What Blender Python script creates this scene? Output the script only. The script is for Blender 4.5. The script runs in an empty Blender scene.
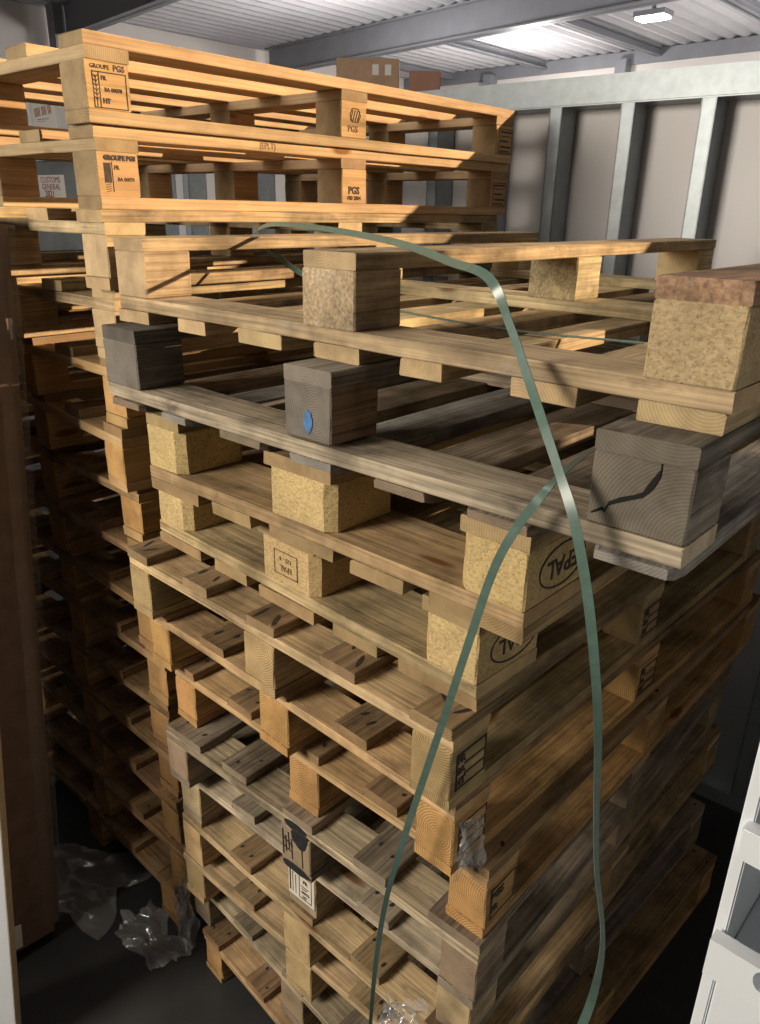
import bpy, bmesh, math, random
from mathutils import Vector, Matrix, noise
S = bpy.context.scene
COL = S.collection
PI = math.pi
R = math.radians

# ------------------------------------------------------------------ materials
def newmat(name):
    m = bpy.data.materials.new(name); m.use_nodes = True
    nt = m.node_tree; nt.nodes.clear()
    out = nt.nodes.new('ShaderNodeOutputMaterial'); b = nt.nodes.new('ShaderNodeBsdfPrincipled')
    nt.links.new(b.outputs[0], out.inputs[0])
    return m, nt, b, out
def N(nt, t, **kw):
    n = nt.nodes.new(t)
    for k, v in kw.items():
        if k.startswith('_'): n.inputs[int(k[1:])].default_value = v
        else: setattr(n, k, v)
    return n
def L(nt, a, b): nt.links.new(a, b)
def ramp(nt, src, stops):
    r = nt.nodes.new('ShaderNodeValToRGB'); e = r.color_ramp.elements
    while len(e) < len(stops): e.new(.5)
    for i, (p, c) in enumerate(stops):
        e[i].position = p; e[i].color = (c, c, c, 1) if not isinstance(c, tuple) else (*c, 1)
    L(nt, src, r.inputs[0]); return r.outputs[0]
def mul(nt, a, b, fac=1.0):
    m = nt.nodes.new('ShaderNodeMix'); m.data_type = 'RGBA'; m.blend_type = 'MULTIPLY'
    m.inputs[0].default_value = fac
    L(nt, a, m.inputs[6]); L(nt, b, m.inputs[7]); return m.outputs[2]
def mixc(nt, f, a, b):
    m = nt.nodes.new('ShaderNodeMix'); m.data_type = 'RGBA'
    L(nt, f, m.inputs[0])
    for s, i in ((a, 6), (b, 7)):
        if isinstance(s, tuple): m.inputs[i].default_value = (*s, 1)
        else: L(nt, s, m.inputs[i])
    return m.outputs[2]
def coords(nt):
    tc = N(nt, 'ShaderNodeTexCoord'); oi = N(nt, 'ShaderNodeObjectInfo')
    mm = N(nt, 'ShaderNodeMath', operation='MULTIPLY', _1=61.0); L(nt, oi.outputs['Random'], mm.inputs[0])
    va = N(nt, 'ShaderNodeVectorMath', operation='ADD')
    L(nt, tc.outputs['Object'], va.inputs[0]); L(nt, mm.outputs[0], va.inputs[1])
    return tc.outputs['Object'], va.outputs[0], oi
def scaled(nt, v, s):
    m = N(nt, 'ShaderNodeVectorMath', operation='MULTIPLY'); m.inputs[1].default_value = s
    L(nt, v, m.inputs[0]); return m.outputs[0]
def ntex(nt, v, scale, detail=3, rough=.55, dist=0):
    n = N(nt, 'ShaderNodeTexNoise'); n.inputs['Scale'].default_value = scale
    n.inputs['Detail'].default_value = detail; n.inputs['Roughness'].default_value = rough
    n.inputs['Distortion'].default_value = dist
    L(nt, v, n.inputs['Vector']); return n.outputs[0]
def bump(nt, b, h, strength, dist=.002):
    n = N(nt, 'ShaderNodeBump'); n.inputs['Strength'].default_value = strength; n.inputs['Distance'].default_value = dist
    L(nt, h, n.inputs['Height']); L(nt, n.outputs[0], b.inputs['Normal'])

def mat_timber(name, weather=0.25, dust=0):
    m, nt, b, out = newmat(name)
    raw, P, oi = coords(nt)
    base = oi.outputs['Color']
    g1 = ntex(nt, scaled(nt, P, (1.6, 26, 26)), 1, 4, .6, .4)
    g2 = ntex(nt, scaled(nt, P, (5, 190, 190)), 1, 2, .6)
    c = mul(nt, base, ramp(nt, g1, [(.25, .62), (.5, .98), (.75, 1.14)]))
    c = mul(nt, c, ramp(nt, g2, [(.3, 1 - .22 - 1.6 * max(0, weather - .4)), (.7, 1.08 + 1.2 * max(0, weather - .4))]))
    vo = N(nt, 'ShaderNodeTexVoronoi'); vo.inputs['Scale'].default_value = 1
    L(nt, scaled(nt, P, (3.2, 11, 11)), vo.inputs['Vector'])
    kn = ramp(nt, vo.outputs['Distance'], [(.07, 1.0), (.13, 0.0)])
    c = mixc(nt, kn, c, mul(nt, c, ramp(nt, g1, [(.0, (.42, .26, .15)), (1, (.5, .32, .2))])))
    d = ntex(nt, P, 5.5, 4, .65)
    c = mul(nt, c, ramp(nt, d, [(.36, 1 - weather), (.58, 1.0)]))
    d2 = ntex(nt, scaled(nt, P, (3, 9, 9)), 3, 5, .7)
    c = mul(nt, c, ramp(nt, d2, [(.30, 1 - .8 * weather), (.44, 1.0)]))
    if dust:
        d3 = ntex(nt, scaled(nt, P, (4, 9, 9)), 2.3, 6, .75, .6)
        c = mixc(nt, ramp(nt, d3, [(.56, 0.0), (.74, dust)]), c, (.44, .40, .35))
    L(nt, c, b.inputs['Base Color']); b.inputs['Roughness'].default_value = .78
    b.inputs['Specular IOR Level'].default_value = .25
    bump(nt, b, g2, .35, .0015)
    return m
def mat_end(name, lo=(.86, .83, .80), sc=85, fixed=None):
    m, nt, b, out = newmat(name)
    raw, P, oi = coords(nt)
    cx = N(nt, 'ShaderNodeCombineXYZ')
    for k, i in ((13.7, 1), (29.3, 2)):
        a = N(nt, 'ShaderNodeMath', operation='MULTIPLY', _1=k); L(nt, oi.outputs['Random'], a.inputs[0])
        f = N(nt, 'ShaderNodeMath', operation='FRACT'); L(nt, a.outputs[0], f.inputs[0])
        s = N(nt, 'ShaderNodeMath', operation='MULTIPLY_ADD', _1=.14, _2=-.07); L(nt, f.outputs[0], s.inputs[0])
        L(nt, s.outputs[0], cx.inputs[i])
    va = N(nt, 'ShaderNodeVectorMath', operation='ADD'); L(nt, raw, va.inputs[0]); L(nt, cx.outputs[0], va.inputs[1])
    w = N(nt, 'ShaderNodeTexWave', wave_type='RINGS', rings_direction='X')
    w.inputs['Scale'].default_value = sc; w.inputs['Distortion'].default_value = 1.6; w.inputs['Detail'].default_value = 2
    w.inputs['Detail Scale'].default_value = .4
    L(nt, va.outputs[0], w.inputs['Vector'])
    src = oi.outputs['Color']
    if fixed:
        rg = N(nt, 'ShaderNodeRGB'); rg.outputs[0].default_value = (*fixed, 1); src = rg.outputs[0]
    c = mul(nt, src, ramp(nt, w.outputs['Fac'], [(.1, lo), (.9, (1.0, 1.0, 1.0))]))
    d = ntex(nt, P, 14, 4, .65)
    c = mul(nt, c, ramp(nt, d, [(.35, .68), (.6, 1.0)]))
    L(nt, c, b.inputs['Base Color']); b.inputs['Roughness'].default_value = .85
    b.inputs['Specular IOR Level'].default_value = .2
    bump(nt, b, w.outputs['Fac'], .25, .001)
    return m
def mat_chip(name):
    m, nt, b, out = newmat(name)
    raw, P, oi = coords(nt)
    vo = N(nt, 'ShaderNodeTexVoronoi'); vo.inputs['Scale'].default_value = 1
    L(nt, scaled(nt, P, (230, 230, 420)), vo.inputs['Vector'])
    n1 = ntex(nt, P, 210, 3, .75)
    c = mul(nt, oi.outputs['Color'], ramp(nt, vo.outputs['Color'], [(.1, (.80, .76, .70)), (.55, (1, 1, 1)), (.95, (1.12, 1.12, 1.1))]))
    c = mul(nt, c, ramp(nt, n1, [(.30, .55), (.45, .97), (.75, 1.12)]))
    d = ntex(nt, P, 9, 3, .6)
    c = mul(nt, c, ramp(nt, d, [(.35, .78), (.6, 1.0)]))
    L(nt, c, b.inputs['Base Color']); b.inputs['Roughness'].default_value = .9
    bump(nt, b, n1, .6, .002)
    return m
def mat_plain(name, col, rough=.6, metal=0, noise_amt=.12, scale=12, spec=.5, bmp=0):
    m, nt, b, out = newmat(name)
    raw, P, oi = coords(nt)
    d = ntex(nt, P, scale, 4, .6)
    rgb = N(nt, 'ShaderNodeRGB'); rgb.outputs[0].default_value = (*col, 1)
    c = mul(nt, rgb.outputs[0], ramp(nt, d, [(.3, 1 - noise_amt), (.7, 1 + noise_amt * .5)]))
    L(nt, c, b.inputs['Base Color']); b.inputs['Roughness'].default_value = rough; b.inputs['Metallic'].default_value = metal
    b.inputs['Specular IOR Level'].default_value = spec
    if bmp: bump(nt, b, d, bmp, .004)
    return m
def mat_emit(name, col, st):
    m = bpy.data.materials.new(name); m.use_nodes = True; nt = m.node_tree; nt.nodes.clear()
    o = nt.nodes.new('ShaderNodeOutputMaterial'); e = nt.nodes.new('ShaderNodeEmission')
    e.inputs[0].default_value = (*col, 1); e.inputs[1].default_value = st; L(nt, e.outputs[0], o.inputs[0]); return m
def mat_film(name, op=.32):
    m = bpy.data.materials.new(name); m.use_nodes = True; nt = m.node_tree; nt.nodes.clear()
    o = nt.nodes.new('ShaderNodeOutputMaterial'); t = nt.nodes.new('ShaderNodeBsdfTransparent')
    g = nt.nodes.new('ShaderNodeBsdfGlossy'); g.inputs['Roughness'].default_value = .18; g.inputs[0].default_value = (.9, .93, .95, 1)
    d = nt.nodes.new('ShaderNodeBsdfDiffuse'); d.inputs[0].default_value = (.7, .72, .73, 1)
    a = nt.nodes.new('ShaderNodeMixShader'); b = nt.nodes.new('ShaderNodeMixShader')
    a.inputs[0].default_value = .55; b.inputs[0].default_value = op
    L(nt, g.outputs[0], a.inputs[1]); L(nt, d.outputs[0], a.inputs[2]); L(nt, t.outputs[0], b.inputs[1]); L(nt, a.outputs[0], b.inputs[2])
    L(nt, b.outputs[0], o.inputs[0]); return m
def mat_lining(name):
    m, nt, b, out = newmat(name)
    b.inputs['Base Color'].default_value = (.56, .545, .555, 1); b.inputs['Roughness'].default_value = .42; b.inputs['Specular IOR Level'].default_value = .8
    t = N(nt, 'ShaderNodeBsdfTranslucent'); t.inputs[0].default_value = (.85, .83, .83, 1)
    x = N(nt, 'ShaderNodeMixShader'); x.inputs[0].default_value = .06
    L(nt, b.outputs[0], x.inputs[1]); L(nt, t.outputs[0], x.inputs[2]); L(nt, x.outputs[0], out.inputs[0]); return m
M = dict(
    new=mat_timber('fresh pine grain', .18), worn=mat_timber('worn pine grain', .52, .35), old=mat_timber('weathered grey grain', .58, .2),
    end=mat_end('end grain'), freshend=mat_end('dull end grain', (.78, .75, .70), 80, (.36, .27, .155)), greyend=mat_end('weathered end grain', (.72, .70, .68), 85, (.23, .205, .175)), ring=mat_end('end grain rings', (.66, .60, .54), 75), chip=mat_chip('pressed wood chips'),
    void=mat_plain('open crack', (.008, .007, .006), .95), nail=mat_plain('nail dent', (.035, .025, .02), .9),
    ink=mat_plain('stamp ink', (.06, .045, .035), .8, noise_amt=.5, scale=160),
    faint=mat_plain('faded stamp ink', (.20, .12, .06), .85, noise_amt=.6, scale=160),
    blackp=mat_plain('black paint', (.02, .02, .022), .6, noise_amt=.4, scale=60),
    bluep=mat_plain('blue paint', (.07, .20, .42), .7, noise_amt=.5, scale=80),
    paper=mat_plain('label paper', (.72, .66, .55), .8, noise_amt=.15, scale=40),
    wpaper=mat_plain('white paper', (.75, .72, .68), .8, noise_amt=.05),
    red=mat_plain('dark red print', (.30, .06, .05), .8),
    strap=mat_plain('green polyester strap', (.10, .165, .135), .30, noise_amt=.18, scale=90, spec=.6),
    galv=mat_plain('galvanised steel', (.34, .385, .415), .40, .35, .14, 30),
    panel=mat_lining('glossy white lining'),
    white=mat_plain('white lacquer', (.76, .80, .84), .42, 0, .03, 6),
    carton=mat_plain('brown cardboard', (.17, .105, .07), .85, 0, .22, 25),
    carton2=mat_plain('pale cardboard', (.45, .30, .20), .85, 0, .2, 9),
    tape=mat_plain('packing tape', (.50, .36, .2), .4),
    floor=mat_plain('dark concrete', (.036, .036, .037), .6, 0, .45, 2.2, .4, .15),
    roof=mat_plain('roof sheet', (.50, .49, .50), .5, 0, .08, 1.5),
    steel=mat_plain('painted steel', (.21, .215, .23), .5, 0, .12, 3),
    wall=mat_plain('wall cladding', (.66, .61, .56), .7, 0, .06, 1),
    raw=mat_plain('raw board edge', (.55, .45, .30), .8, 0, .2, 60),
    grey=mat_plain('grey wrap', (.22, .24, .25), .35, 0, .25, 6),
    dark=mat_plain('dark cavity', (.06, .075, .075), .4),
    film=mat_film('clear stretch film'), film2=mat_film('tight stretch film', .06),
    led=mat_emit('led', (.85, .93, 1.0), 40),
)
# ------------------------------------------------------------------ helpers
def props(o, label=None, cat=None, group=None, kind=None):
    for k, v in (('label', label), ('category', cat), ('group', group), ('kind', kind)):
        if v: o[k] = v
    return o
def link(name, me, mats, parent=None, loc=(0, 0, 0), rz=0, color=None, rot=None):
    o = bpy.data.objects.new(name, me); COL.objects.link(o)
    for m in (mats if isinstance(mats, (list, tuple)) else [mats]): me.materials.append(m)
    o.parent = parent; o.location = loc; o.rotation_euler = rot if rot else (0, 0, rz)
    if color: o.color = (*color, 1)
    return o
def empty(name, loc, rz=0):
    o = bpy.data.objects.new(name, None); COL.objects.link(o); o.empty_display_size = .1
    o.location = loc; o.rotation_euler = (0, 0, rz); return o
def tomesh(bm, name):
    me = bpy.data.meshes.new(name); bmesh.ops.recalc_face_normals(bm, faces=bm.faces[:]); bm.to_mesh(me); bm.free(); return me
def add_box(bm, x0, x1, y0, y1, z0, z1, mi=0, bev=0):
    r = bmesh.ops.create_cube(bm, size=1)
    for v in r['verts']:
        v.co = Vector(((x0 + x1) / 2 + v.co.x * (x1 - x0), (y0 + y1) / 2 + v.co.y * (y1 - y0), (z0 + z1) / 2 + v.co.z * (z1 - z0)))
    es = set(); fs = set()
    for v in r['verts']:
        es.update(v.link_edges); fs.update(v.link_faces)
    for f in fs: f.material_index = mi
    if bev: bmesh.ops.bevel(bm, geom=list(es), offset=bev, segments=2, affect='EDGES', clamp_overlap=True)
def box_obj(name, dims, mats, parent=None, loc=(0, 0, 0), bev=.002, rz=0, rot=None, color=None):
    bm = bmesh.new(); x, y, z = dims; add_box(bm, -x / 2, x / 2, -y / 2, y / 2, -z / 2, z / 2, 0, bev)
    return link(name, tomesh(bm, name), mats, parent, loc, rz, color, rot)

def plank_mesh(Lx, W, T, rng, ch=.0016, jit=.0011, nst=9, nails=(), worn_end=0, wane=0, bow=0):
    """a sawn board along X: chamfered eight-sided section swept with small irregularities; slot 1 = end grain, slot 2 = nails"""
    bm = bmesh.new(); rings = []
    o1 = rng.random() * 100
    prof = lambda a, b, c: [(-a + c, -b), (a - c, -b), (a, -b + c), (a, b - c), (a - c, b), (-a + c, b), (-a, b - c), (-a, -b + c)]
    xs = [-.5 + i / (nst - 1) for i in range(nst)]
    if worn_end: xs = [-.5, -.5 + .012 / Lx, -.5 + .035 / Lx] + [x for x in xs if abs(x) < .44] + [.5]
    for i, x in enumerate(xs):
        dz = noise.noise(Vector((x * 4 + o1, 1.3, 0))) * jit + bow * (1 - 4 * x * x); dy = noise.noise(Vector((x * 3 + o1, 7.7, 0))) * jit * 1.6
        k = 1.0
        if worn_end and x < -.5 + .03 / Lx: k = (.55, .82)[0 if i == 0 else 1]
        ring = []
        for j, (y, z) in enumerate(prof(W / 2, T / 2, ch)):
            wv = 0
            if wane and j in (4, 3): wv = wane * (.5 + .5 * noise.noise(Vector((x * 5 + o1, 3, 3))))
            yy = y * (1 - (1 - k) * .35) + dy - (wv if j == 4 else 0); zz = z * k + dz - (wv * .7 if j == 3 else 0)
            sag = 0
            if i in (0, len(xs) - 1): sag = rng.uniform(-.0012, .0012)
            ring.append(bm.verts.new((x * Lx + sag, yy + rng.uniform(-.0004, .0004), zz + rng.uniform(-.0004, .0004))))
        rings.append(ring)
    for a, b in zip(rings, rings[1:]):
        for j in range(8): bm.faces.new((a[j], a[(j + 1) % 8], b[(j + 1) % 8], b[j]))
    for r in (rings[0], rings[-1]): bm.faces.new(r).material_index = 1
    bmesh.ops.recalc_face_normals(bm, faces=bm.faces[:])
    for (x, y, s, el, an) in nails:
        for sgn in ((1,) if s > 0 else (-1,)):
            vs = []
            for q in range(8):
                a = 2 * PI * q / 8; px, py = math.cos(a) * .0042 * el, math.sin(a) * .0034
                vs.append(bm.verts.new((x + px * math.cos(an) - py * math.sin(an), y + px * math.sin(an) + py * math.cos(an), sgn * (T / 2 + .0009))))
            f = bm.faces.new(vs); f.material_index = 2
    me = bpy.data.meshes.new('board'); bm.to_mesh(me); bm.free(); return me
def block_mesh(Lx, W, H, rng, ch=.0022, corner=(0, 0, 0, 0)):
    """a spacer block, grain along X, each vertical edge with its own chamfer"""
    a, b = Lx / 2, W / 2; pts = []
    for (sx, sy, c) in ((-1, -1, corner[0]), (1, -1, corner[1]), (1, 1, corner[2]), (-1, 1, corner[3])):
        c = max(c, ch)
        p1 = (sx * (a - c), sy * b); p2 = (sx * a, sy * (b - c))
        pts += [p1, p2] if sx * sy < 0 else [p2, p1]
    bm = bmesh.new(); rings = []
    for t in (0, .03, .36, .67, .97, 1):
        ins = .0018 if t in (0, 1) else 0
        rings.append([bm.verts.new((x * (1 - ins / a) + rng.uniform(-.0007, .0007), y * (1 - ins / b) + rng.uniform(-.0007, .0007), -H / 2 + H * t)) for x, y in pts])
    n = len(pts)
    for r, s in zip(rings, rings[1:]):
        for j in range(n):
            f = bm.faces.new((r[j], r[(j + 1) % n], s[(j + 1) % n], s[j]))
            nx = abs((r[j].co.x + r[(j + 1) % n].co.x) / 2)
            if nx > a * .93: f.material_index = 1
    bm.faces.new(rings[0]); bm.faces.new(rings[-1])
    return tomesh(bm, 'block')
def text_mesh(txt, size, ext=.0004, bold=0):
    cu = bpy.data.curves.new('t', 'FONT'); cu.body = txt; cu.size = size; cu.align_x = 'CENTER'; cu.align_y = 'CENTER'
    cu.extrude = ext; cu.offset = bold; cu.resolution_u = 2
    o = bpy.data.objects.new('t', cu); COL.objects.link(o)
    dg = bpy.context.evaluated_depsgraph_get(); me = bpy.data.meshes.new_from_object(o.evaluated_get(dg))
    bpy.data.objects.remove(o); bpy.data.curves.remove(cu); return me
def stamp(parent, items, M4, mat, name='stamp', label=None):
    """items: ('t', text, size, x, y, rot) text, ('r', x0, x1, y0, y1) bar, ('o', rx, ry, w) oval ring, ('l', x0, y0, x1, y1, w) stroke; all in the face plane"""
    bm = bmesh.new(); e = .0004
    for it in items:
        if it[0] == 't':
            me = text_mesh(it[1], it[2], e, it[6] if len(it) > 6 else 0)
            me.transform(Matrix.Translation((it[3], it[4], 0)) @ Matrix.Rotation(it[5] if len(it) > 5 else 0, 4, 'Z')); me.materials.clear()
            bm.from_mesh(me); bpy.data.meshes.remove(me)
        elif it[0] == 'r': add_box(bm, it[1], it[2], it[3], it[4], -e, e)
        elif it[0] == 'l':
            x0, y0, x1, y1, w = it[1:]; d = Vector((x1 - x0, y1 - y0)); n = Vector((-d.y, d.x)).normalized() * w / 2
            q = [(x0 + n.x, y0 + n.y), (x0 - n.x, y0 - n.y), (x1 - n.x, y1 - n.y), (x1 + n.x, y1 + n.y)]
            f = bm.faces.new([bm.verts.new((x, y, -e)) for x, y in q])
            r = bmesh.ops.extrude_face_region(bm, geom=[f])
            for v in r['geom']:
                if isinstance(v, bmesh.types.BMVert): v.co.z = e
        elif it[0] == 'o':
            rx, ry, w = it[1:4]; n = 40; V = []
            for k in range(n):
                a = 2 * PI * k / n; V.append([bm.verts.new(((rx + s) * math.cos(a), (ry + s) * math.sin(a), z)) for s, z in ((-w / 2, -e), (w / 2, -e), (w / 2, e), (-w / 2, e))])
            for k in range(n):
                for j in range(4): bm.faces.new((V[k][j], V[k][(j + 1) % 4], V[(k + 1) % n][(j + 1) % 4], V[(k + 1) % n][j]))
    for f in bm.faces: f.material_index = 0
    o = link(name, tomesh(bm, name), mat, parent); o.matrix_local = M4
    if label: o['label'] = label
    return o
def frame_items(x0, x1, y0, y1, w):
    return [('r', x0, x1, y0, y0 + w), ('r', x0, x1, y1 - w, y1), ('r', x0, x0 + w, y0, y1), ('r', x1 - w, x1, y0, y1)]

# ------------------------------------------------------------------ pallets
def jitc(c, rng, a=.09):
    k = 1 + rng.uniform(-a, a); return tuple(max(.01, v * k * (1 + rng.uniform(-.03, .03))) for v in c)
def pallet(label, group, x, y, z, yaw, W, V, H, bw, mw, bl, decks, colors, inv=False, seed=1, chip=False, btm=None,
           worn=0, timber='new', nail=(1.2, .006), corner=0, endc=None, rx=0, ry=0, bow=0, ring=False, t=None):
    """W: short side, V: long side; decks: (u0, u1) of each deck board from the near corner; colours: deck, cross, block, bottom"""
    rng = random.Random(seed)
    P = empty('wooden_pallet', (x, y, z), yaw); P.rotation_euler = (rx, ry, yaw)
    props(P, label, 'pallet', group)
    t = t or H * 22 / 144; hb = H - 3 * t
    zz = (lambda a: H - a) if inv else (lambda a: a)
    mt = [M[timber], M['end'], M['nail']]
    parts = {'deck': [], 'cross': [], 'block': {}, 'bottom': []}
    def nails(Lb, side, n):
        r = []
        for q in (-Lb / 2 + bl * .45, 0, Lb / 2 - bl * .45):
            for yy in (-.24, .24):
                r.append((q + rng.uniform(-.02, .02), yy * n + rng.uniform(-.008, .008), side, nail[0] * rng.uniform(.7, 1.4), rng.uniform(-.5, .9)))
        return r
    side = -1 if inv else 1
    for (u0, u1) in decks:
        w = u1 - u0; Lb = V + rng.uniform(-.004, .003); off = rng.uniform(-.003, .004)
        me = plank_mesh(Lb, w, t, rng, nails=nails(Lb, side, w), worn_end=worn, wane=rng.choice((0, 0, .006)))
        parts['deck'].append(link('deck_board', me, mt, P, (-(u0 + u1) / 2, V / 2 + off, zz(H - t / 2)), PI / 2, jitc(colors[0], rng)))
    for k, v in enumerate((bl / 2, V / 2, V - bl / 2)):
        me = plank_mesh(W, bl, t, rng, nails=[], jit=.0014, bow=bow)
        parts['cross'].append(link('cross_board', me, mt, P, (-W / 2, v, zz(H - 1.5 * t)), 0, jitc(colors[1], rng)))
    us = (bw / 2, W / 2, W - bw / 2)
    for i, u in enumerate(us):
        for j, v in enumerate((bl / 2, V / 2, V - bl / 2)):
            w = mw if i == 1 else bw
            # local X of the block runs along the long side; corner order (-x-y, +x-y, +x+y, -x+y); local +Y = towards larger u
            cc = [0, 0, 0, 0]
            if corner:
                cc = [corner if i else 0, corner if i else 0, corner if i < 2 else 0, corner if i < 2 else 0]
            me = block_mesh(bl, w, hb, rng, corner=cc)
            o = link('block', me, [M['chip'], M['chip']] if chip else [M[timber], M['ring' if ring else 'end']], P, (-u, v + rng.uniform(-.003, .003), zz(t + hb / 2)), PI / 2, jitc(colors[2], rng))
            parts['block'][(i, j)] = o
    bb = btm or (bw, mw, bw)
    for i, u in enumerate(us):
        w = bb[i]; uc = bb[0] / 2 if i == 0 else (W / 2 if i == 1 else W - bb[2] / 2)
        me = plank_mesh(V, w, t, rng, nails=[])
        bc = tuple(parts['block'][(i, 0)].color)[:3] if ring else jitc(colors[3], rng)
        parts['bottom'].append(link('bottom_board', me, [M[timber], M['ring'], M['nail']] if ring else mt, P, (-uc, V / 2, zz(t / 2)), PI / 2, bc))
    return P, parts
def face_front(bl, z=0, up=1):
    """matrix on the near (-X local) face of a block: text x to the viewer's right"""
    # viewer looks along +local X; right = -local Y
    return Matrix(((0, 0, -1, -bl / 2 - .0006), (-1 * up, 0, 0, 0), (0, up, 0, z), (0, 0, 0, 1)))
def face_right(w, z=0, up=1):
    """matrix on the long-side (-Y local, towards smaller u) face of a block"""
    return Matrix(((up, 0, 0, 0), (0, 0, -1, -w / 2 - .0006), (0, up, 0, z), (0, 0, 0, 1)))

NEAR = 'pallets of the near stack'; REAR = 'pallets of the rear stack'
# palette
FRESH = ((.64, .43, .235), (.46, .33, .19), (.60, .375, .18), (.64, .43, .235))
PALE = ((.58, .43, .24), (.60, .46, .27), (.60, .46, .27), (.56, .41, .23))
GREY = ((.28, .22, .155), (.50, .42, .31), (.235, .205, .165), (.25, .22, .18))
EPAL = ((.40, .285, .145), (.56, .40, .20), (.60, .45, .21), (.44, .32, .165))
LT = ((.36, .25, .135), (.76, .56, .31), (.60, .43, .22), (.58, .41, .21))
OR = ((.36, .235, .12), (.68, .46, .225), (.64, .385, .155), (.58, .375, .17))
DUST = ((.31, .25, .175), (.56, .44, .29), (.38, .29, .19), (.32, .265, .195))
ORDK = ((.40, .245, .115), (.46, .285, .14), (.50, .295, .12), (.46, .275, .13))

seven1 = [(.003, .092), (.163, .248), (.346, .414), (.491, .580), (.649, .750), (.834, .909), (.996, 1.092)]
seven2 = [(.004, .098), (.163, .262), (.315, .415), (.476, .574), (.625, .739), (.816, .898), (.953, 1.054)]
five_e = [(0, .145), (.18625, .28625), (.3275, .4725), (.51375, .61375), (.655, .8)]
five_f = [(0, .072), (.182, .258), (.366, .438), (.556, .632), (.745, .820)]
five_l = [(0, .088), (.2095, .2965), (.419, .506), (.6285, .7155), (.838, .925)]
FH = .1395; F = dict(W=.820, V=1.22, H=FH, bw=.071, mw=.080, bl=.085, decks=five_f, t=.0185)

m1, p1 = pallet('top pallet of the near stack, pale and upside down, feet upward', NEAR, .245, .0742, 1.6887, .0193, 1.092, 1.29, .1451, .092, .102, .095,
    seven1, PALE, True, 11, timber='worn')
p1['block'][(0, 0)].data.materials[0] = M['chip']; p1['block'][(0, 0)].data.materials[1] = M['chip']; p1['block'][(0, 0)].color = (.50, .38, .21, 1)
p1['block'][(0, 0)]['label'] = 'brown chipboard block'
p1['bottom'][0].color = (.50, .31, .19, 1); p1['bottom'][0].data.materials[1] = M['worn']
for i_ in (0, 1): p1['block'][(1, i_)].data.materials[1] = M['worn']
m2, p2 = pallet('grey weathered upside-down pallet with a cracked corner block, second from top of near stack', NEAR, .243, .0179, 1.5436, .0238, 1.054, 1.27, .1451, .104, .092, .095,
    seven2, GREY, True, 12, worn=1, timber='old', bow=-.004)
for i in (1, 2):
    for j in range(3): p2['block'][(i, j)].color = (.30, .20, .12, 1); p2['block'][(i, j)].data.materials[1] = M['greyend']
for o_ in (p2['block'][(0, 0)], p2['bottom'][0]): o_.color = (.195, .17, .135, 1)
for o_ in (p2['block'][(2, 0)], p2['bottom'][2]): o_.color = (.15, .135, .115, 1)
for i in (0, 3, 5): p2['deck'][i].color = (.30, .28, .25, 1)
EK = dict(W=.8, V=1.2, H=.144, bw=.1, mw=.145, bl=.145, decks=five_e, inv=True, chip=True, corner=.015, btm=(.1, .145, .1), timber='worn')
m3, p3 = pallet('upside-down pallet with yellow chipboard blocks directly under the grey weathered pallet', NEAR, .0691, .029, 1.3996, .016, colors=EPAL, seed=13, **EK)
m4, p4 = pallet('upside-down pallet with yellow chipboard blocks, lower of the two with a black oval logo', NEAR, -.0007, .0448, 1.2556, -.025, colors=EPAL, seed=14, **EK)
p4['cross'][0].color = (.62, .47, .25, 1)
m5, p5 = pallet('light pine upright pallet, fifth from top of near stack, under the logo pallets', NEAR, 0, 0, 1.1161, 0, colors=LT, seed=15, timber='worn', nail=(3.6, .006), ring=True, **F)
m6, p6 = pallet('sixth pallet from top of near stack, orange corner block beside hanging clear film', NEAR, -.0046, .0224, .9766, -.0129, colors=OR, seed=16, timber='worn', nail=(2.2, .006), ring=True, **F)
m7, p7 = pallet('seventh pallet from top of near stack, bright orange blocks, above the dusty grey pallet', NEAR, .0298, .0696, .8371, .0117, colors=OR, seed=17, timber='worn', ring=True, **F)
F8 = dict(F); F8['decks'] = [(0, .1), (.19, .265), (.365, .445), (.555, .632), (.70, .82)]
m8, p8 = pallet('dusty grey pallet with black paint on its middle block, eighth from top of near stack', NEAR, .035, .054, .6976, .0373, colors=DUST, seed=18, timber='old', **F8)
m9, p9 = pallet('pale dusty pallet with a printed paper label on its middle block, near stack', NEAR, .0115, .0865, .558, .0321, colors=((.40, .33, .23), (.68, .57, .39), (.56, .43, .26), (.42, .34, .23)), seed=19, timber='worn', **F)
m10, p10 = pallet('tenth pallet from top of near stack, pale middle block just under the labelled one', NEAR, .0019, .0653, .4185, .0051, colors=LT, seed=20, timber='worn', **F)
m11, p11 = pallet('eleventh pallet from top of near stack, knotty middle block', NEAR, -.0181, .0934, .279, .0346, colors=LT, seed=21, timber='worn', **F)
m12, p12 = pallet('twelfth pallet from top of near stack, second above the floor', NEAR, -.0562, .0703, .1395, -.0433, colors=DUST, seed=22, timber='worn', **F)
m13, p13 = pallet('bottom pallet of the near stack, standing on the dark floor', NEAR, .0017, .0479, 0, -.05, colors=OR, seed=23, timber='worn', **F)

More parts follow.
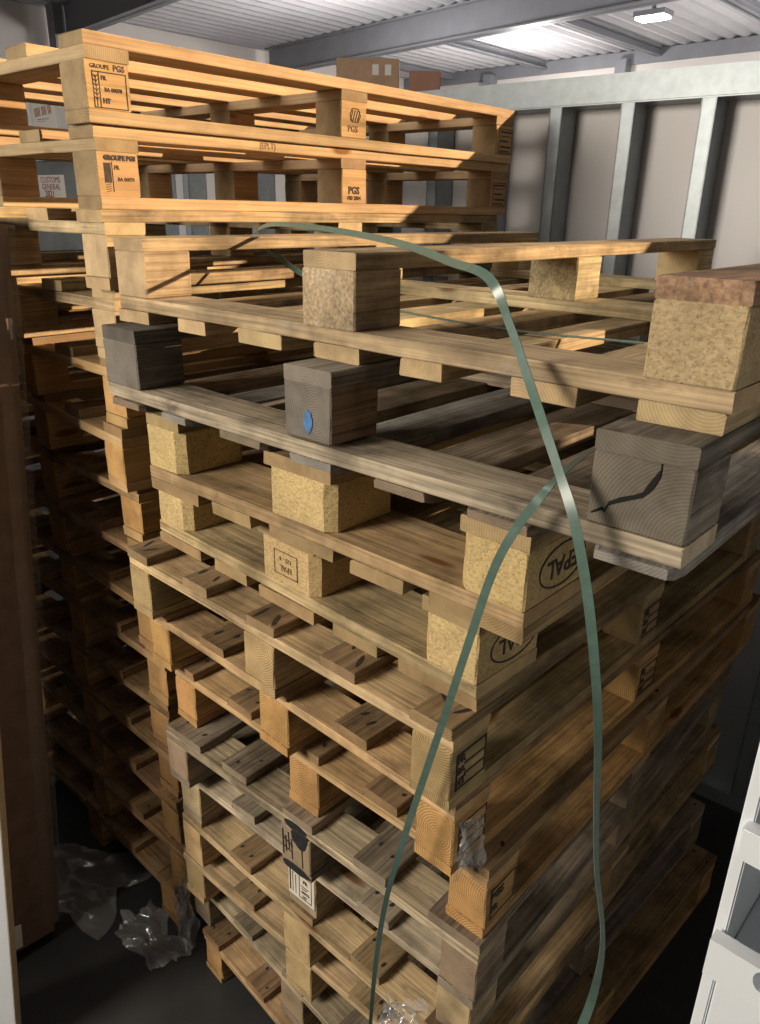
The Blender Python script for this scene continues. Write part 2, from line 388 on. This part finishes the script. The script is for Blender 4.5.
LK = dict(W=.925, V=1.36, H=.1444, bw=.0865, mw=.0865, bl=.0875, decks=five_l)
lp = .1444
rear = [  # x, y, yaw, colours, timber, label
    (-.9324, .0783, .0196, FRESH, 'new', 'topmost pallet of the rear stack, sunlit pine with a framed stamp on its corner'),
    (-.9482, .0911, .0182, FRESH, 'new', 'second pallet of the rear stack, sunlit pine with a smudged stamp on its corner block'),
    (-.924, .079, .05, PALE, 'worn', 'third pallet from top of rear stack, pale corner block against the near stack'),
    (-.955, .10, .03, PALE, 'worn', 'fourth pallet from top of rear stack, beside the dark block of the near stack'),
    (-.975, .11, .0, OR, 'new', 'fifth pallet from top of rear stack, sunlit board ends'),
    (-.982, .098, -.06, OR, 'new', 'sixth pallet from top of rear stack, orange corner block left of the yellow chipboard blocks'),
    (-1.013, .140, 0, OR, 'worn', 'seventh pallet from top of rear stack, bright corner block above the light pine pallet'),
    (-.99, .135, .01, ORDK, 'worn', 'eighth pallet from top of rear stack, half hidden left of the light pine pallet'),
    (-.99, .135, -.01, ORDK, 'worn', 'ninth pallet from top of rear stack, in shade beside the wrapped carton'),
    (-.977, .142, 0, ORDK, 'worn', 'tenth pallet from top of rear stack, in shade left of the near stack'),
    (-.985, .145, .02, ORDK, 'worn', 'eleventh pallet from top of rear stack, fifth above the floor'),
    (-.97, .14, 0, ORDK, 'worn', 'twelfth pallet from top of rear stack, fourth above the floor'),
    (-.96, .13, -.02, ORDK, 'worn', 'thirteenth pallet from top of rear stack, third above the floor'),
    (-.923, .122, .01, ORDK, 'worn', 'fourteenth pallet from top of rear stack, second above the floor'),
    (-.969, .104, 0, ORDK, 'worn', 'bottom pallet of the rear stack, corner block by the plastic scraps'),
]
RP = []
for i, (x, y, a, c, tm, lab) in enumerate(rear):
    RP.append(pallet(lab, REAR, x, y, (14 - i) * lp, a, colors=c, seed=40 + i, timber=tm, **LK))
    if i < 2:
        for ch in RP[-1][0].children:
            if ch.name.startswith(('block', 'deck_board', 'bottom_board')): ch.data.materials[1] = M['freshend']

# stamps and marks on the blocks ------------------------------------------------
b = RP[0][1]['block'][(0, 0)]
W_, H_ = .0875, .0782
it = frame_items(-.030, .037, -.036, .022, .0016) + [('r', -.018, -.0164, -.036, .022),
     ('t', 'GROUPE', .0098, -.014, .0293, 0, .0002), ('t', 'PGS', .0135, .0235, .0293, 0, .0004),
     ('t', 'FR', .0095, -.008, .012, 0, .0003), ('t', 'BA 00070', .0088, .0095, -.006, 0, .0003), ('t', 'HT', .011, -.005, -.024, 0, .0006)]
for k in range(6):                                                   # the upright sprig beside the box
    yy = .016 - k * .007
    it += [('l', -.0235, yy - .004, -.0275, yy, .0013), ('l', -.0235, yy - .004, -.0195, yy, .0013)]
it += [('r', -.0241, -.0229, -.034, .016)]
stamp(b, it, face_right(.0865), M['ink'], label='black framed ink stamp')
b = RP[1][1]['block'][(0, 0)]
it = [('t', 'GROUPE PGS', .0112, .004, .0285, 0, .0008), ('r', -.030, -.016, -.014, .020), ('r', -.014, -.0128, -.03, .022),
      ('t', 'FR', .010, -.004, .012, 0, .0004), ('t', 'BA 00070', .0088, .014, -.008, 0, .0003)]
for k in range(4): it += [('l', -.028, -.018 - k * .004, -.018, -.016 - k * .004, .001)]
stamp(b, it, face_right(.0865), M['ink'], label='smudged black ink stamp')
b = RP[0][1]['block'][(0, 1)]
it = [('l', -.012 + k * .008, -.006 + 0, -.004 + k * .008, .016, .0024) for k in range(4)] + \
     [('l', -.014, .006, -.006, .020, .002), ('l', -.006, .020, .014, .020, .002), ('l', .014, .020, .022, .006, .002), ('l', .022, .006, .014, -.008, .002), ('l', .014, -.008, -.006, -.008, .002), ('l', -.006, -.008, -.014, .006, .002)]
stamp(b, it, face_right(.0865, .004), M['ink'], label='hatched hexagon ink stamp')
stamp(b, [('t', 'PGS', .020, -.004, -.020, 0, .0002)], face_right(.0865), M['faint'])
b = RP[1][1]['block'][(0, 1)]
stamp(b, [('t', 'PGS', .023, -.002, -.010, 0, .0009), ('t', 'F03 2004', .0125, -.001, -.027, 0, .0005)], face_right(.0865), M['ink'], label='black ink lettering')
stamp(RP[1][1]['deck'][0], [('t', '(EPLT)', .017, 0, 0, 0)], Matrix(((1, 0, 0, -.27), (0, 0, -1, -.0446), (0, 1, 0, 0), (0, 0, 0, 1))), M['faint'])
for k in (0, 1):
    b = RP[k][1]['block'][(0, 2)]
    it = []
    for q, (a0, a1) in enumerate(((.020, .024), (.010, .012), (-.004, .0), (-.020, -.015), (-.030, -.027))): it += [('r', -.022 + .004 * (q % 2), .034 - .006 * (q % 3), a0, a1)]
    it += frame_items(-.028, .040, -.034, .030, .0015)
    stamp(b, it, face_right(.0865), M['ink'], label='dark block of ink rows')
# oval logos, upside down on the two inverted pallets
for pp in (p3, p4):
    b = pp['block'][(0, 0)]
    stamp(b, [('o', .056, .029, .0026), ('t', 'EPAL', .036, 0, 0, 0, .0004)], face_right(.1, 0, -1) @ Matrix.Translation((-.013, 0, 0)), M['ink'], 'logo', 'black oval logo printed upside down')
    b = pp['block'][(0, 1)]
    stamp(b, [('o', .056, .029, .0026), ('t', 'EPAL', .036, 0, 0, 0, .0004)], face_right(.1, 0, -1) @ Matrix.Translation((-.013, 0, 0)), M['ink'], 'logo', 'black oval logo printed upside down')
b = p4['block'][(1, 0)]
stamp(b, frame_items(-.03, .03, -.022, .022, .0015) + [('t', 'EPAL', .014, 0, .008, 0), ('t', '125 - 4', .011, 0, -.008, 0)], face_front(.145, 0, -1), M['faint'])
# framed stamps on the right faces of the lower near pallets
for pp, j in ((p5, 0), (p6, 0), (p7, 0), (p5, 1), (p6, 1)):
    b = pp['block'][(0, j)]
    it = frame_items(-.030, .038, -.032, .030, .003) + [('r', -.012, .034, .006, .009), ('r', -.012, .034, -.012, -.009), ('t', 'FR', .016, -.019, .018, 0, .001), ('t', 'HT', .016, -.019, -.020, 0, .001), ('t', 'BA', .014, -.019, -.001, 0, .001)]
    if pp is p7: it = it[:4] + [('t', 'PGS', .02, -.012, .012, 0, .001), ('t', 'FR', .016, -.018, -.014, 0, .001)]
    stamp(b, it, face_right(.071), M['ink'], label='black framed ink stamp')
# black paint on the eighth pallet's middle block, printed label on the ninth's
b = p8['block'][(1, 0)]
rng = random.Random(5)
def blob(parent, name, rx, ry, M4, mat, seed, label=None, th=.0006, rough=.35):
    bm = bmesh.new(); n = 26; lo = []; hi = []
    for k in range(n):
        a = 2 * PI * k / n; r = 1 + rough * noise.noise(Vector((math.cos(a) * 1.7 + seed, math.sin(a) * 1.7, seed)))
        lo.append(bm.verts.new((rx * r * math.cos(a), ry * r * math.sin(a), -th))); hi.append(bm.verts.new((rx * r * .96 * math.cos(a), ry * r * .96 * math.sin(a), th)))
    bm.faces.new(lo); bm.faces.new(hi)
    for k in range(n): bm.faces.new((lo[k], lo[(k + 1) % n], hi[(k + 1) % n], hi[k]))
    o = link(name, tomesh(bm, name), mat, parent); o.matrix_local = M4
    if label: o['label'] = label
    return o
stamp(b, [('l', -.034 + k * .008, .03 - (k % 2) * .012, -.032 + k * .008, -.03 + (k % 3) * .01, .0028) for k in range(4)] + [('l', -.036, .012, -.006, .002, .002), ('l', -.036, -.008, -.012, -.014, .002), ('l', .018, .034, .020, -.034, .0025)],
      face_front(.085), M['blackp'], 'scrawl', 'black painted scrawl')
blob(b, 'paint_smear', .024, .020, face_front(.085) @ Matrix.Translation((.012, .030, 0)), M['blackp'], 3.1, 'black paint smear')
blob(p8['bottom'][1], 'paint_smear', .040, .0095, face_front(1.22), M['blackp'], 7.7, 'black paint smear', rough=.1)
blob(p8['cross'][0], 'paint_smear', .03, .0095, Matrix(((1, 0, 0, .0), (0, 0, -1, -.0428), (0, 1, 0, 0), (0, 0, 0, 1))), M['blackp'], 9.1, 'black paint smear', rough=.1)
b = p9['block'][(1, 0)]
lab = box_obj('paper_label', (.074, .074, .0008), M['paper'], b, bev=0); lab.matrix_local = face_front(.085, .001) ; lab['label'] = 'printed paper label'
it = frame_items(-.006, .030, -.030, .031, .0016)
for k in range(3): it += [('r', -.0335 + k * .0085, -.0318 + k * .0085 + (.002 if k == 0 else 0), -.028, .029 - k * .004)]
it += [('t', 'FR', .012, .012, .016, 0, .0004), ('t', 'GEFCO', .0085, .012, .002, 0, .0003), ('t', '00070', .009, .012, -.012, 0, .0003)]
it = [q for q in it if not (q[0] == 't' and q[1] == 'GEFCO')] + [('r', .0, .022, .002, .004), ('r', .002, .016, -.004, -.002), ('t', 'HT', .009, .010, -.024, 0, .0003)]
stamp(lab, it, Matrix.Translation((0, 0, .0006)), M['ink'], 'print')
# blue paint on the grey pallet's middle block; crack in its near corner block
blob(p2['block'][(1, 0)], 'paint_mark', .0085, .0165, face_front(.095, -.004) @ Matrix.Translation((.002, -.008, 0)), M['bluep'], 1.7, 'blue paint spot')
def crack(parent, pts, ws, M4):
    bm = bmesh.new(); top = []
    for (x, y), w in zip(pts, ws): top.append((bm.verts.new((x, y + w, .0007)), bm.verts.new((x, y - w, .0007))))
    bot = [(bm.verts.new((a.co.x, a.co.y, -.004)), bm.verts.new((c.co.x, c.co.y, -.004))) for a, c in top]
    for T in (top, bot):
        for (a, c), (d, e) in zip(T, T[1:]): bm.faces.new((a, c, e, d))
    for (a, c), (d, e), (f, g), (h, i) in zip(top, top[1:], bot, bot[1:]):
        bm.faces.new((a, d, h, f)); bm.faces.new((c, e, i, g))
    o = link('crack', tomesh(bm, 'crack'), M['void'], parent); o.matrix_local = M4; o['label'] = 'jagged dark crack'
crack(p2['block'][(0, 0)], [(-.047, -.028), (-.036, -.021), (-.033, -.023), (-.029, -.0135), (-.018, -.007), (-.004, -.0005), (.004, .004), (.009, .012), (.014, .020), (.019, .0305), (.018, .0385)],
      [.001, .002, .0014, .0022, .0028, .0024, .003, .0056, .0065, .0045, .0008], face_front(.095))

# ------------------------------------------------------------------ strap
def ribbon(name, pts, widths, mat, label, cat, wdirs=None, th=.0009):
    # smooth with Catmull-Rom
    P = [Vector(p) for p in pts]; out = []; ow = []
    for i in range(len(P) - 1):
        p0 = P[max(i - 1, 0)]; p1 = P[i]; p2 = P[i + 1]; p3 = P[min(i + 2, len(P) - 1)]
        w0, w1 = widths[i], widths[i + 1]
        for s in range(6):
            t = s / 6; t2 = t * t; t3 = t2 * t
            out.append(.5 * ((2 * p1) + (p2 - p0) * t + (2 * p0 - 5 * p1 + 4 * p2 - p3) * t2 + (3 * p1 - p0 - 3 * p2 + p3) * t3))
            ow.append(tuple(a + (b_ - a) * t for a, b_ in zip(w0, w1)))
    out.append(P[-1]); ow.append(widths[-1])
    bm = bmesh.new(); rings = []
    for i, p in enumerate(out):
        tg = (out[min(i + 1, len(out) - 1)] - out[max(i - 1, 0)]).normalized()
        wd = Vector(ow[i][1:]); wd = (wd - tg * wd.dot(tg)).normalized(); n = tg.cross(wd).normalized(); w = ow[i][0] * .40
        rings.append([bm.verts.new(p + wd * a * w + n * b_ * th / 2) for a, b_ in ((-1, -1), (1, -1), (1, 1), (-1, 1))])
    for a, b_ in zip(rings, rings[1:]):
        for j in range(4): bm.faces.new((a[j], a[(j + 1) % 4], b_[(j + 1) % 4], b_[j]))
    bm.faces.new(rings[0]); bm.faces.new(rings[-1])
    for f in bm.faces: f.smooth = len(f.verts) == 4
    me = tomesh(bm, name); me.set_sharp_from_angle(angle=R(50))
    o = link(name, me, mat); props(o, label, cat, 'loose green straps'); return o
s1 = [(0.009, 0.39, 1.717), (-0.174, 0.348, 1.717), (-0.371, 0.341, 1.722), (-0.528, 0.33, 1.737), (-0.689, 0.36, 1.767), (-0.781, 0.38, 1.791), (-0.862, 0.4, 1.817), (-0.881, 0.4, 1.838), (-0.803, 0.38, 1.855), (-0.633, 0.33, 1.855), (-0.479, 0.28, 1.85), (-0.295, 0.2, 1.842), (-0.139, 0.12, 1.828), (-0.029, 0.05, 1.819), (0.007, 0.045, 1.772), (0.045, 0.03, 1.722), (0.09, 0.0, 1.679), (0.121, -0.015, 1.641), (0.149, -0.025, 1.598), (0.176, -0.03, 1.525), (0.196, -0.03, 1.44), (0.208, -0.03, 1.371), (0.218, -0.03, 1.283), (0.229, -0.03, 1.205), (0.247, -0.03, 1.127), (0.251, -0.03, 1.066), (0.245, -0.03, 0.983), (0.224, -0.03, 0.859)]
flat = (.012, .35, .9, .1); up = (.011, .3, .2, .9)
w1 = [flat] * 4 + [(.014, .2, .3, .9)] * 3 + [(.014, .3, .5, .8)] + [up] * 2 + [(.013, .3, .3, .85)] * 3 + [(.014, .7, .3, .5)] + [(.014, .95, -.1, .2)] * 4 + [(.0135, .95, .2, 0)] * 2 + [(.012, .8, .5, 0), (.011, .6, .8, 0), (.010, .35, .9, 0), (.009, .3, .95, 0), (.008, .3, 1, 0), (.011, .6, .8, 0), (.0135, 1, .2, 0), (.0135, 1, .1, 0)]
ribbon('strapping_band', s1, w1, M['strap'], 'green plastic strap looping over the top pallet and hanging down on the right', 'strap')
s2 = [(0.065, 0.16, 1.62), (0.085, 0.07, 1.622), (0.103, -0.005, 1.62), (0.082, -0.024, 1.575), (0.063, -0.034, 1.52), (0.039, -0.035, 1.423), (0.01, -0.035, 1.302), (-0.017, -0.035, 1.193), (-0.047, -0.035, 1.069), (-0.079, -0.035, 0.92), (-0.096, -0.035, 0.778), (-0.105, -0.035, 0.635), (-0.111, -0.035, 0.47)]
w2 = [(.012, .9, .3, .2)] * 3 + [(.0125, .95, .2, 0)] * 3 + [(.012, .9, .4, 0)] * 3 + [(.010, .7, .7, 0)] * 2 + [(.008, .5, .9, 0)] * 2
ribbon('strapping_band', s2, w2, M['strap'], 'green plastic strap falling diagonally left across the near stack', 'strap')

# ------------------------------------------------------------------ plastic film scraps
def film(name, loc, sx, sy, amp, seed, label, rot=(0, 0, 0), n=16, f=3.2, taper=0, floor=False):
    bm = bmesh.new(); V = {}
    for i in range(n + 1):
        for j in range(n + 1):
            a, b_ = i / n - .5, j / n - .5
            k = 1 - taper * abs(b_ - .5) if taper else 1
            q = Vector((a * f + seed, b_ * f, seed * .7))
            e = 1 + .5 * noise.noise(Vector((math.atan2(b_, a + 1e-6) * 1.3, seed, 2)))
            z = amp * (abs(noise.noise(q)) * 1.3 + .45 * abs(noise.noise(q * 2.1)))
            dx = amp * .5 * noise.noise(q * 2 + Vector((9, 0, 0))); dy = amp * .5 * noise.noise(q * 2 + Vector((0, 9, 0)))
            if floor: z = max(z, .002)
            V[i, j] = bm.verts.new((a * sx * e * k + dx, b_ * sy * e + dy, z))
    for i in range(n):
        for j in range(n): bm.faces.new((V[i, j], V[i + 1, j], V[i + 1, j + 1], V[i, j + 1])).smooth = True
    o = link(name, tomesh(bm, name), M['film'], None, loc, rot=rot); props(o, label, 'plastic film', 'scraps of clear film'); return o
film('plastic_film', (.002, .046, 1.032), .055, .105, .020, 1.3, 'crumpled clear film hanging over an orange corner block of the near stack', rot=(R(90), 0, R(84)), n=12, f=2.4)
film('plastic_film', (-.075, .01, .62), .07, .08, .03, 4.4, 'crumpled clear film poking out low on the near stack', rot=(R(70), 0, R(15)))
film('plastic_film', (-.985, .025, .003), .20, .12, .035, 7.2, 'crumpled clear film lying on the floor below the rear stack', floor=True)
film('plastic_film', (-.905, .085, .14), .05, .22, .03, 9.6, 'clear film draped between the two stacks near the floor', rot=(R(85), 0, R(60)))
film('plastic_film', (-1.30, -.02, .003), .34, .26, .02, 12.5, 'thin clear film spread on the dark floor by the tall carton', rot=(0, 0, .4), floor=True, n=22, f=5)

# ------------------------------------------------------------------ tall wrapped carton and white board on the left
CT = empty('wrapped_carton', (-1.185, -.128, 0)); CT.rotation_euler = (R(-4.6), 0, 0)
props(CT, 'tall brown carton wrapped in clear film, leaning toward the rear stack at left', 'carton')
bm = bmesh.new(); add_box(bm, -.60, 0, -.46, 0, .004, 1.875, 0, .024)
link('body', tomesh(bm, 'body'), M['carton'], CT)
bm = bmesh.new(); V = []
for k in range(60):
    z = .05 + k * .0305; a = .002 + .003 * abs(noise.noise(Vector((k * .7, 3, 1)))); c = .006 * noise.noise(Vector((k * .5, 8, 1)))
    V.append((bm.verts.new((-.03, a * .7 + .001, z)), bm.verts.new((a * .6, a + .001, z)), bm.verts.new((.0015 + a * .4, -.02 + c, z)), bm.verts.new((.0015, -.05 + c, z))))
for a, b_ in zip(V, V[1:]):
    for j in range(3): bm.faces.new((a[j], a[j + 1], b_[j + 1], b_[j]))
link('stretch_film', tomesh(bm, 'stretch_film'), M['film2'], CT)
box_obj('paper_tag', (.001, .05, .075), M['wpaper'], CT, (.001, -.135, .075), 0)['label'] = 'small white tag'

# ------------------------------------------------------------------ white board
WB = empty('white_board', (-.95, -.35, 0)); WB.rotation_mode = 'QUATERNION'; WB.rotation_quaternion = Matrix.Rotation(R(6), 4, Vector((-.68, .73, 0))).to_quaternion(); props(WB, 'white faced board with a raw tan edge, standing at the lower left', 'board')

# ------------------------------------------------------------------ white cabinet at the right
CB = empty('storage_cabinet', (.36, -.05, 0)); props(CB, 'white storage cabinet with open niches and lipped drawers at the right edge', 'cabinet')
def part(name, x0, x1, y0, y1, z0, z1, mat=M['white'], bev=.0015, parent=CB):
    bm = bmesh.new(); add_box(bm, x0, x1, y0, y1, z0, z1, 0, bev); return link(name, tomesh(bm, name), mat, parent)
CBT = 1.72
part('side_panel', 0, .012, 0, .34, 0, CBT); part('side_panel', .828, .84, 0, .34, 0, CBT); part('back_panel', .012, .828, .332, .34, .02, CBT)
part('top_panel', 0, .84, -.002, .34, CBT, CBT + .014)
for z in (.10, .50, .895, 1.20 - .0, 1.50):
    part('shelf', .0125, .8275, .004, .331, z - .012, z)
def lip_mesh(x0, x1, z0, z1, y, th, holes, hw, hh):
    bm = bmesh.new(); edges = []
    def loop(pts):
        vs = [bm.verts.new((px, y, pz)) for px, pz in pts]; es = [bm.edges.new((vs[i], vs[(i + 1) % len(vs)])) for i in range(len(vs))]; edges.extend(es)
    loop([(x0, z0), (x1, z0), (x1, z1), (x0, z1)])
    for hx, hz in holes: loop([(hx + hw * math.cos(2 * PI * k / 20), hz + hh * math.sin(2 * PI * k / 20)) for k in range(20)])
    bmesh.ops.triangle_fill(bm, edges=edges, use_beauty=True)
    r = bmesh.ops.extrude_face_region(bm, geom=bm.faces[:])
    for v in r['geom']:
        if isinstance(v, bmesh.types.BMVert): v.co.y += th
    return tomesh(bm, 'lip')
for z0, z1, zb in ((1.205, 1.25, .90), (.895 - .0, .938, .52)):
    D = part('drawer', .014, .826, -.004, .008, zb, z0 + .002)
    link('lip', lip_mesh(.004, .836, z0, z1, -.022, .016, [(.055, (z0 + z1) / 2 + .009), (.42, (z0 + z1) / 2), (.79, (z0 + z1) / 2)], .0095, .0125), M['white'], D)
D = part('fascia', .006, .834, -.016, .002, 1.348, 1.382)

# ------------------------------------------------------------------ partition with steel studs behind the stacks
th = R(-4); PN = empty('partition', (-.3446, 1.642, 0), -th); props(PN, 'galvanised steel partition with studs and white lining behind the stacks', 'partition')
def pp_(name, x0, x1, y0, y1, z0, z1, mat, bev=.002):
    return part(name, x0, x1, y0, y1, z0, z1, mat, bev, PN)
pp_('top_rail', -3.2, 5.0, -.004, .11, 2.186, 2.264, M['galv'], .004)
pp_('bottom_rail', -3.2, 5.0, 0, .11, 0, .06, M['galv'], .003)
pp_('lining', -3.2, 5.0, .105, .109, .06, 2.186, M['panel'], 0)
pp_('backing_sheet', -3.2, 5.0, .111, .115, .06, 1.62, M['steel'], 0)  # unseen sheet added to keep light from leaking through the lower lining
k = -12
while k < 24:
    s = -.5966 + k * .2285
    if -3.2 < s < 4.9:
        bm = bmesh.new(); add_box(bm, s, s + .042, .002, .006, .06, 2.186); add_box(bm, s + .038, s + .042, .002, .103, .06, 2.186); add_box(bm, s, s + .004, .002, .02, .06, 2.186); add_box(bm, s - .014, s + .042, .099, .104, .06, 2.186)
        link('stud', tomesh(bm, 'stud'), M['galv'], PN)
    k += 1
# ------------------------------------------------------------------ hall
def struct(name, bm, mat):
    o = link(name, tomesh(bm, name), mat); o['kind'] = 'structure'; return o
bm = bmesh.new(); add_box(bm, -13, 5.6, -9, 13.6, -.1, 0); struct('floor', bm, M['floor'])
bm = bmesh.new(); rows = []
n = int(18.6 / .06)
for i in range(n + 1):
    x = -13 + 18.6 * i / n; z = 4.52 + .03 * (1 if (i // 2) % 2 else -1)
    rows.append([bm.verts.new((x, yy, z + dz)) for yy, dz in ((-9, 0), (13.6, 0), (13.6, .05), (-9, .05))])
for a, b_ in zip(rows, rows[1:]):
    for j in range(4): bm.faces.new((a[j], a[(j + 1) % 4], b_[(j + 1) % 4], b_[j]))
bm.faces.new(rows[0]); bm.faces.new(rows[-1])
struct('ceiling', bm, M['roof'])
bm = bmesh.new(); add_box(bm, -13, 5.6, 13.3, 13.5, 0, 4.5); struct('wall_far', bm, M['wall'])
bm = bmesh.new(); add_box(bm, -12.1, -11.9, -9, 13.3, 0, 4.5); struct('wall_left', bm, M['wall'])
# unseen right wall, its solid part and high opening shaped to mask the sun
bm = bmesh.new(); add_box(bm, 5.0, 5.2, -9, 2.9, 0, 4.5); add_box(bm, 5.0, 5.2, 2.9, 13.3, 0, 2.5); struct('wall_sun_mask', bm, M['wall'])
def ibeam(name, x0, x1, y, z0, z1, w, mat, axis='X'):
    bm = bmesh.new(); f = .02
    if axis == 'X':
        add_box(bm, x0, x1, y - .01, y + .01, z0, z1); add_box(bm, x0, x1, y - w / 2, y + w / 2, z0, z0 + f); add_box(bm, x0, x1, y - w / 2, y + w / 2, z1 - f, z1)
    else:
        add_box(bm, y - .01, y + .01, x0, x1, z0, z1); add_box(bm, y - w / 2, y + w / 2, x0, x1, z0, z0 + f); add_box(bm, y - w / 2, y + w / 2, x0, x1, z1 - f, z1)
    return struct(name, bm, mat)
for i, (x, y, ln) in enumerate(((-11.42, 5.47, 16.2), (-11.65, 9.35, 16.4))):
    o = ibeam('trim_%d' % (i + 1), 0, ln, 0, 4.08, 4.485, .2, M['steel']); o.location = (x, y, 0); o.rotation_euler = (0, 0, R(-5.2))
for i, x in enumerate((-10.6, -8.4, -6.2, -4.0)): ibeam('trim_%d' % (i + 3), 9.5, 13.3, x, 4.36, 4.485, .12, M['steel'], 'Y')
for i, (x, y) in enumerate(((-11.55, 5.40), (-11.75, 9.36), (-6.8, 13.2), (-9.6, 13.2), (-4.0, 13.2))):
    bm = bmesh.new(); add_box(bm, x - .1, x + .1, y - .1, y + .1, 0, 4.485 if i < 1 else 4.04 if i < 2 else 4.36); struct('trim_%d' % (i + 10), bm, M['steel'])
bm = bmesh.new(); add_box(bm, -12.4, 5, 13.24, 13.3, 4.28, 4.485); struct('trim_20', bm, M['steel'])

# LED flood lamp under the roof
LF = empty('flood_lamp', (-4.77, 9.97, 4.2)); props(LF, 'bright white LED lamp hanging under the corrugated roof', 'lamp')
part('housing', -.21, .21, -.14, .14, .03, .09, M['steel'], .004, LF)
part('diffuser', -.19, .19, -.11, .11, .0, .03, M['led'], .004, LF)
part('bracket', -.02, .02, -.02, .02, .09, .30, M['steel'], .002, LF)

# ------------------------------------------------------------------ goods further back
SH = empty('storage_rack', (-3.45, 3.45, 0)); props(SH, 'steel storage rack behind the partition carrying cartons', 'rack')
for sx in (-.75, .75):
    for sy in (-.35, .35): part('post', sx - .03, sx + .03, sy - .03, sy + .03, 0, 2.41, M['steel'], .003, SH)
for z in (.9, 1.65, 2.41): part('shelf', -.8, .8, -.4, .4, z, z + .05, M['steel'], .003, SH)
def carton(name, label, loc, dims, rz, mat=M['carton2'], grp=None):
    C = empty(name, loc, rz); props(C, label, 'box', grp); x, y, z = dims
    part('body', -x / 2, x / 2, -y / 2, y / 2, 0, z, mat, .006, C)
    part('tape', -x / 2 - .001, x / 2 + .001, -.03, .03, z - .04, z + .001, M['tape'], 0, C)
    return C
G = 'cartons on the far rack'
c1 = carton('cardboard_box', 'largest brown carton on the far rack, left of the small reddish one', (-3.47, 3.42, 2.46), (.40, .30, .315), .72, grp=G)
for k in (-.05, .03): part('print', .08 + k, .12 + k, -.1515, -.1505, .22, .28, M['wpaper'], 0, c1)
c2 = carton('cardboard_box', 'small reddish carton on the far rack above the steel rail', (-3.16, 3.62, 2.46), (.20, .25, .245), .72, mat=mat_plain('red cardboard', (.38, .20, .14), .8), grp=G)
# wrapped load with paper sheet, and a labelled white carton on it (seen through the rear stack)
WL = empty('wrapped_load', (-4.35, 1.9, 0), .1); props(WL, 'grey film wrapped load with a pinned paper sheet, seen through the rear stack', 'wrapped load')
part('body', -.55, .75, -.38, .5, .14, 2.11, M['grey'], .03, WL)
part('top_cap', -.56, .76, -.39, .51, 2.11, 2.16, M['white'], .01, WL)
for sx in (-.45, .0, .45): part('foot', sx - .06, sx + .2, -.35, .45, 0, .14, M['carton2'], .004, WL)
sh = part('paper_sheet', -.02, .26, -.384, -.381, 1.915, 2.035, M['wpaper'], 0, WL)
stamp(sh, [('t', 'CUSTOMS', .045, 0, .033, 0), ('t', 'GENERAL', .045, 0, -.004, 0), ('t', '2021', .05, -.02, -.042, 0, .001)], Matrix(((1, 0, 0, .12), (0, 0, -1, -.3846), (0, 1, 0, 1.975), (0, 0, 0, 1))), M['red'], 'print')
WC = empty('white_carton', (-4.13, 1.62, 2.16), .12); props(WC, 'white carton with a printed label, on the grey wrapped load', 'box')
part('body', -.115, .115, -.12, .12, 0, .285, M['wpaper'], .004, WC)
stamp(WC, [('r', -.07, .07, .05, .054), ('t', '||||| |||| |||', .045, 0, .0, .08, .001), ('r', -.06, .05, -.045, -.042), ('r', -.06, .02, -.055, -.053)], Matrix(((1, 0, 0, 0), (0, 0, -1, -.1206), (0, 1, 0, .20), (0, 0, 0, 1))), M['red'], 'printed_label', 'printed label')

# white board geometry (edge strip towards the stacks)
bm = bmesh.new(); add_box(bm, -.33, 0, -.014, .014, 0, .95, 0, .001)
WBM = link('panel', tomesh(bm, 'panel'), M['white'], WB, rot=(0, 0, R(46)))
part('edge_band', .0, .0012, -.014, .014, .001, .949, M['raw'], 0, WB).rotation_euler = (0, 0, R(46))

# ------------------------------------------------------------------ light
def lamp(name, kind, loc, energy, color, size=1, rot=None, target=None, sy=None):
    l = bpy.data.lights.new(name, kind); l.energy = energy; l.color = color
    if kind == 'AREA':
        l.size = size
        if sy: l.shape = 'RECTANGLE'; l.size_y = sy
    if kind == 'SUN': l.angle = R(size)
    o = bpy.data.objects.new(name, l); COL.objects.link(o); o.location = loc
    d = Vector(target) - Vector(loc); o.rotation_euler = d.to_track_quat('-Z', 'Y').to_euler(); return o
lamp('sun', 'SUN', (8, 4, 5), 6.0, (1.0, .75, .49), .5, target=(8 - 2, 4 - 1, 5 - .547))
lamp('bay_light', 'AREA', (-1.4, -2.95, 2.5), 138, (1.0, .90, .76), 1.1, target=(-.3, .2, 1.0))
lamp('hall_led_and_fill', 'AREA', (-4.77, 9.9, 4.15), 150, (.85, .92, 1.0), .5, target=(-4.6, 9.0, 0), sy=.25)
lamp('top_bounce_fill', 'AREA', (-1.1, .5, 4.35), 24, (1.0, .93, .84), 1.2, target=(-1.1, .5, 0))  # unseen fill added for overhead bounce on the top pallets
for x, y in ((-7.5, 7.2), (-2.5, 7.2), (-7.5, 11.4), (-2.5, 11.4)):  # added fill points that brighten the roof, with no fixtures of their own
    lamp('hall_led_and_fill', 'POINT', (x, y, 3.3), 190, (1.0, .96, .95), target=(x, y, 0)).data.shadow_soft_size = .3
W = bpy.data.worlds.new('daylight'); S.world = W; W.use_nodes = True
bg = W.node_tree.nodes['Background']; bg.inputs[0].default_value = (.75, .85, 1.0, 1); bg.inputs[1].default_value = .12

# ------------------------------------------------------------------ camera
cd = bpy.data.cameras.new('camera'); cam = bpy.data.objects.new('camera', cd); COL.objects.link(cam)
cam.location = (.48382, -.67668, 1.88776); cam.rotation_euler = (R(68.34914), R(-1.07791), R(43.08446))
cd.sensor_fit = 'HORIZONTAL'; cd.sensor_width = 36; cd.lens = 36 * 762.982 / 760; cd.clip_start = .02; cd.clip_end = 100
S.camera = cam
S.view_settings.view_transform = 'Standard'; S.view_settings.look = 'None'; S.view_settings.gamma = 1; S.view_settings.use_curve_mapping = False
S.view_settings.exposure = 0
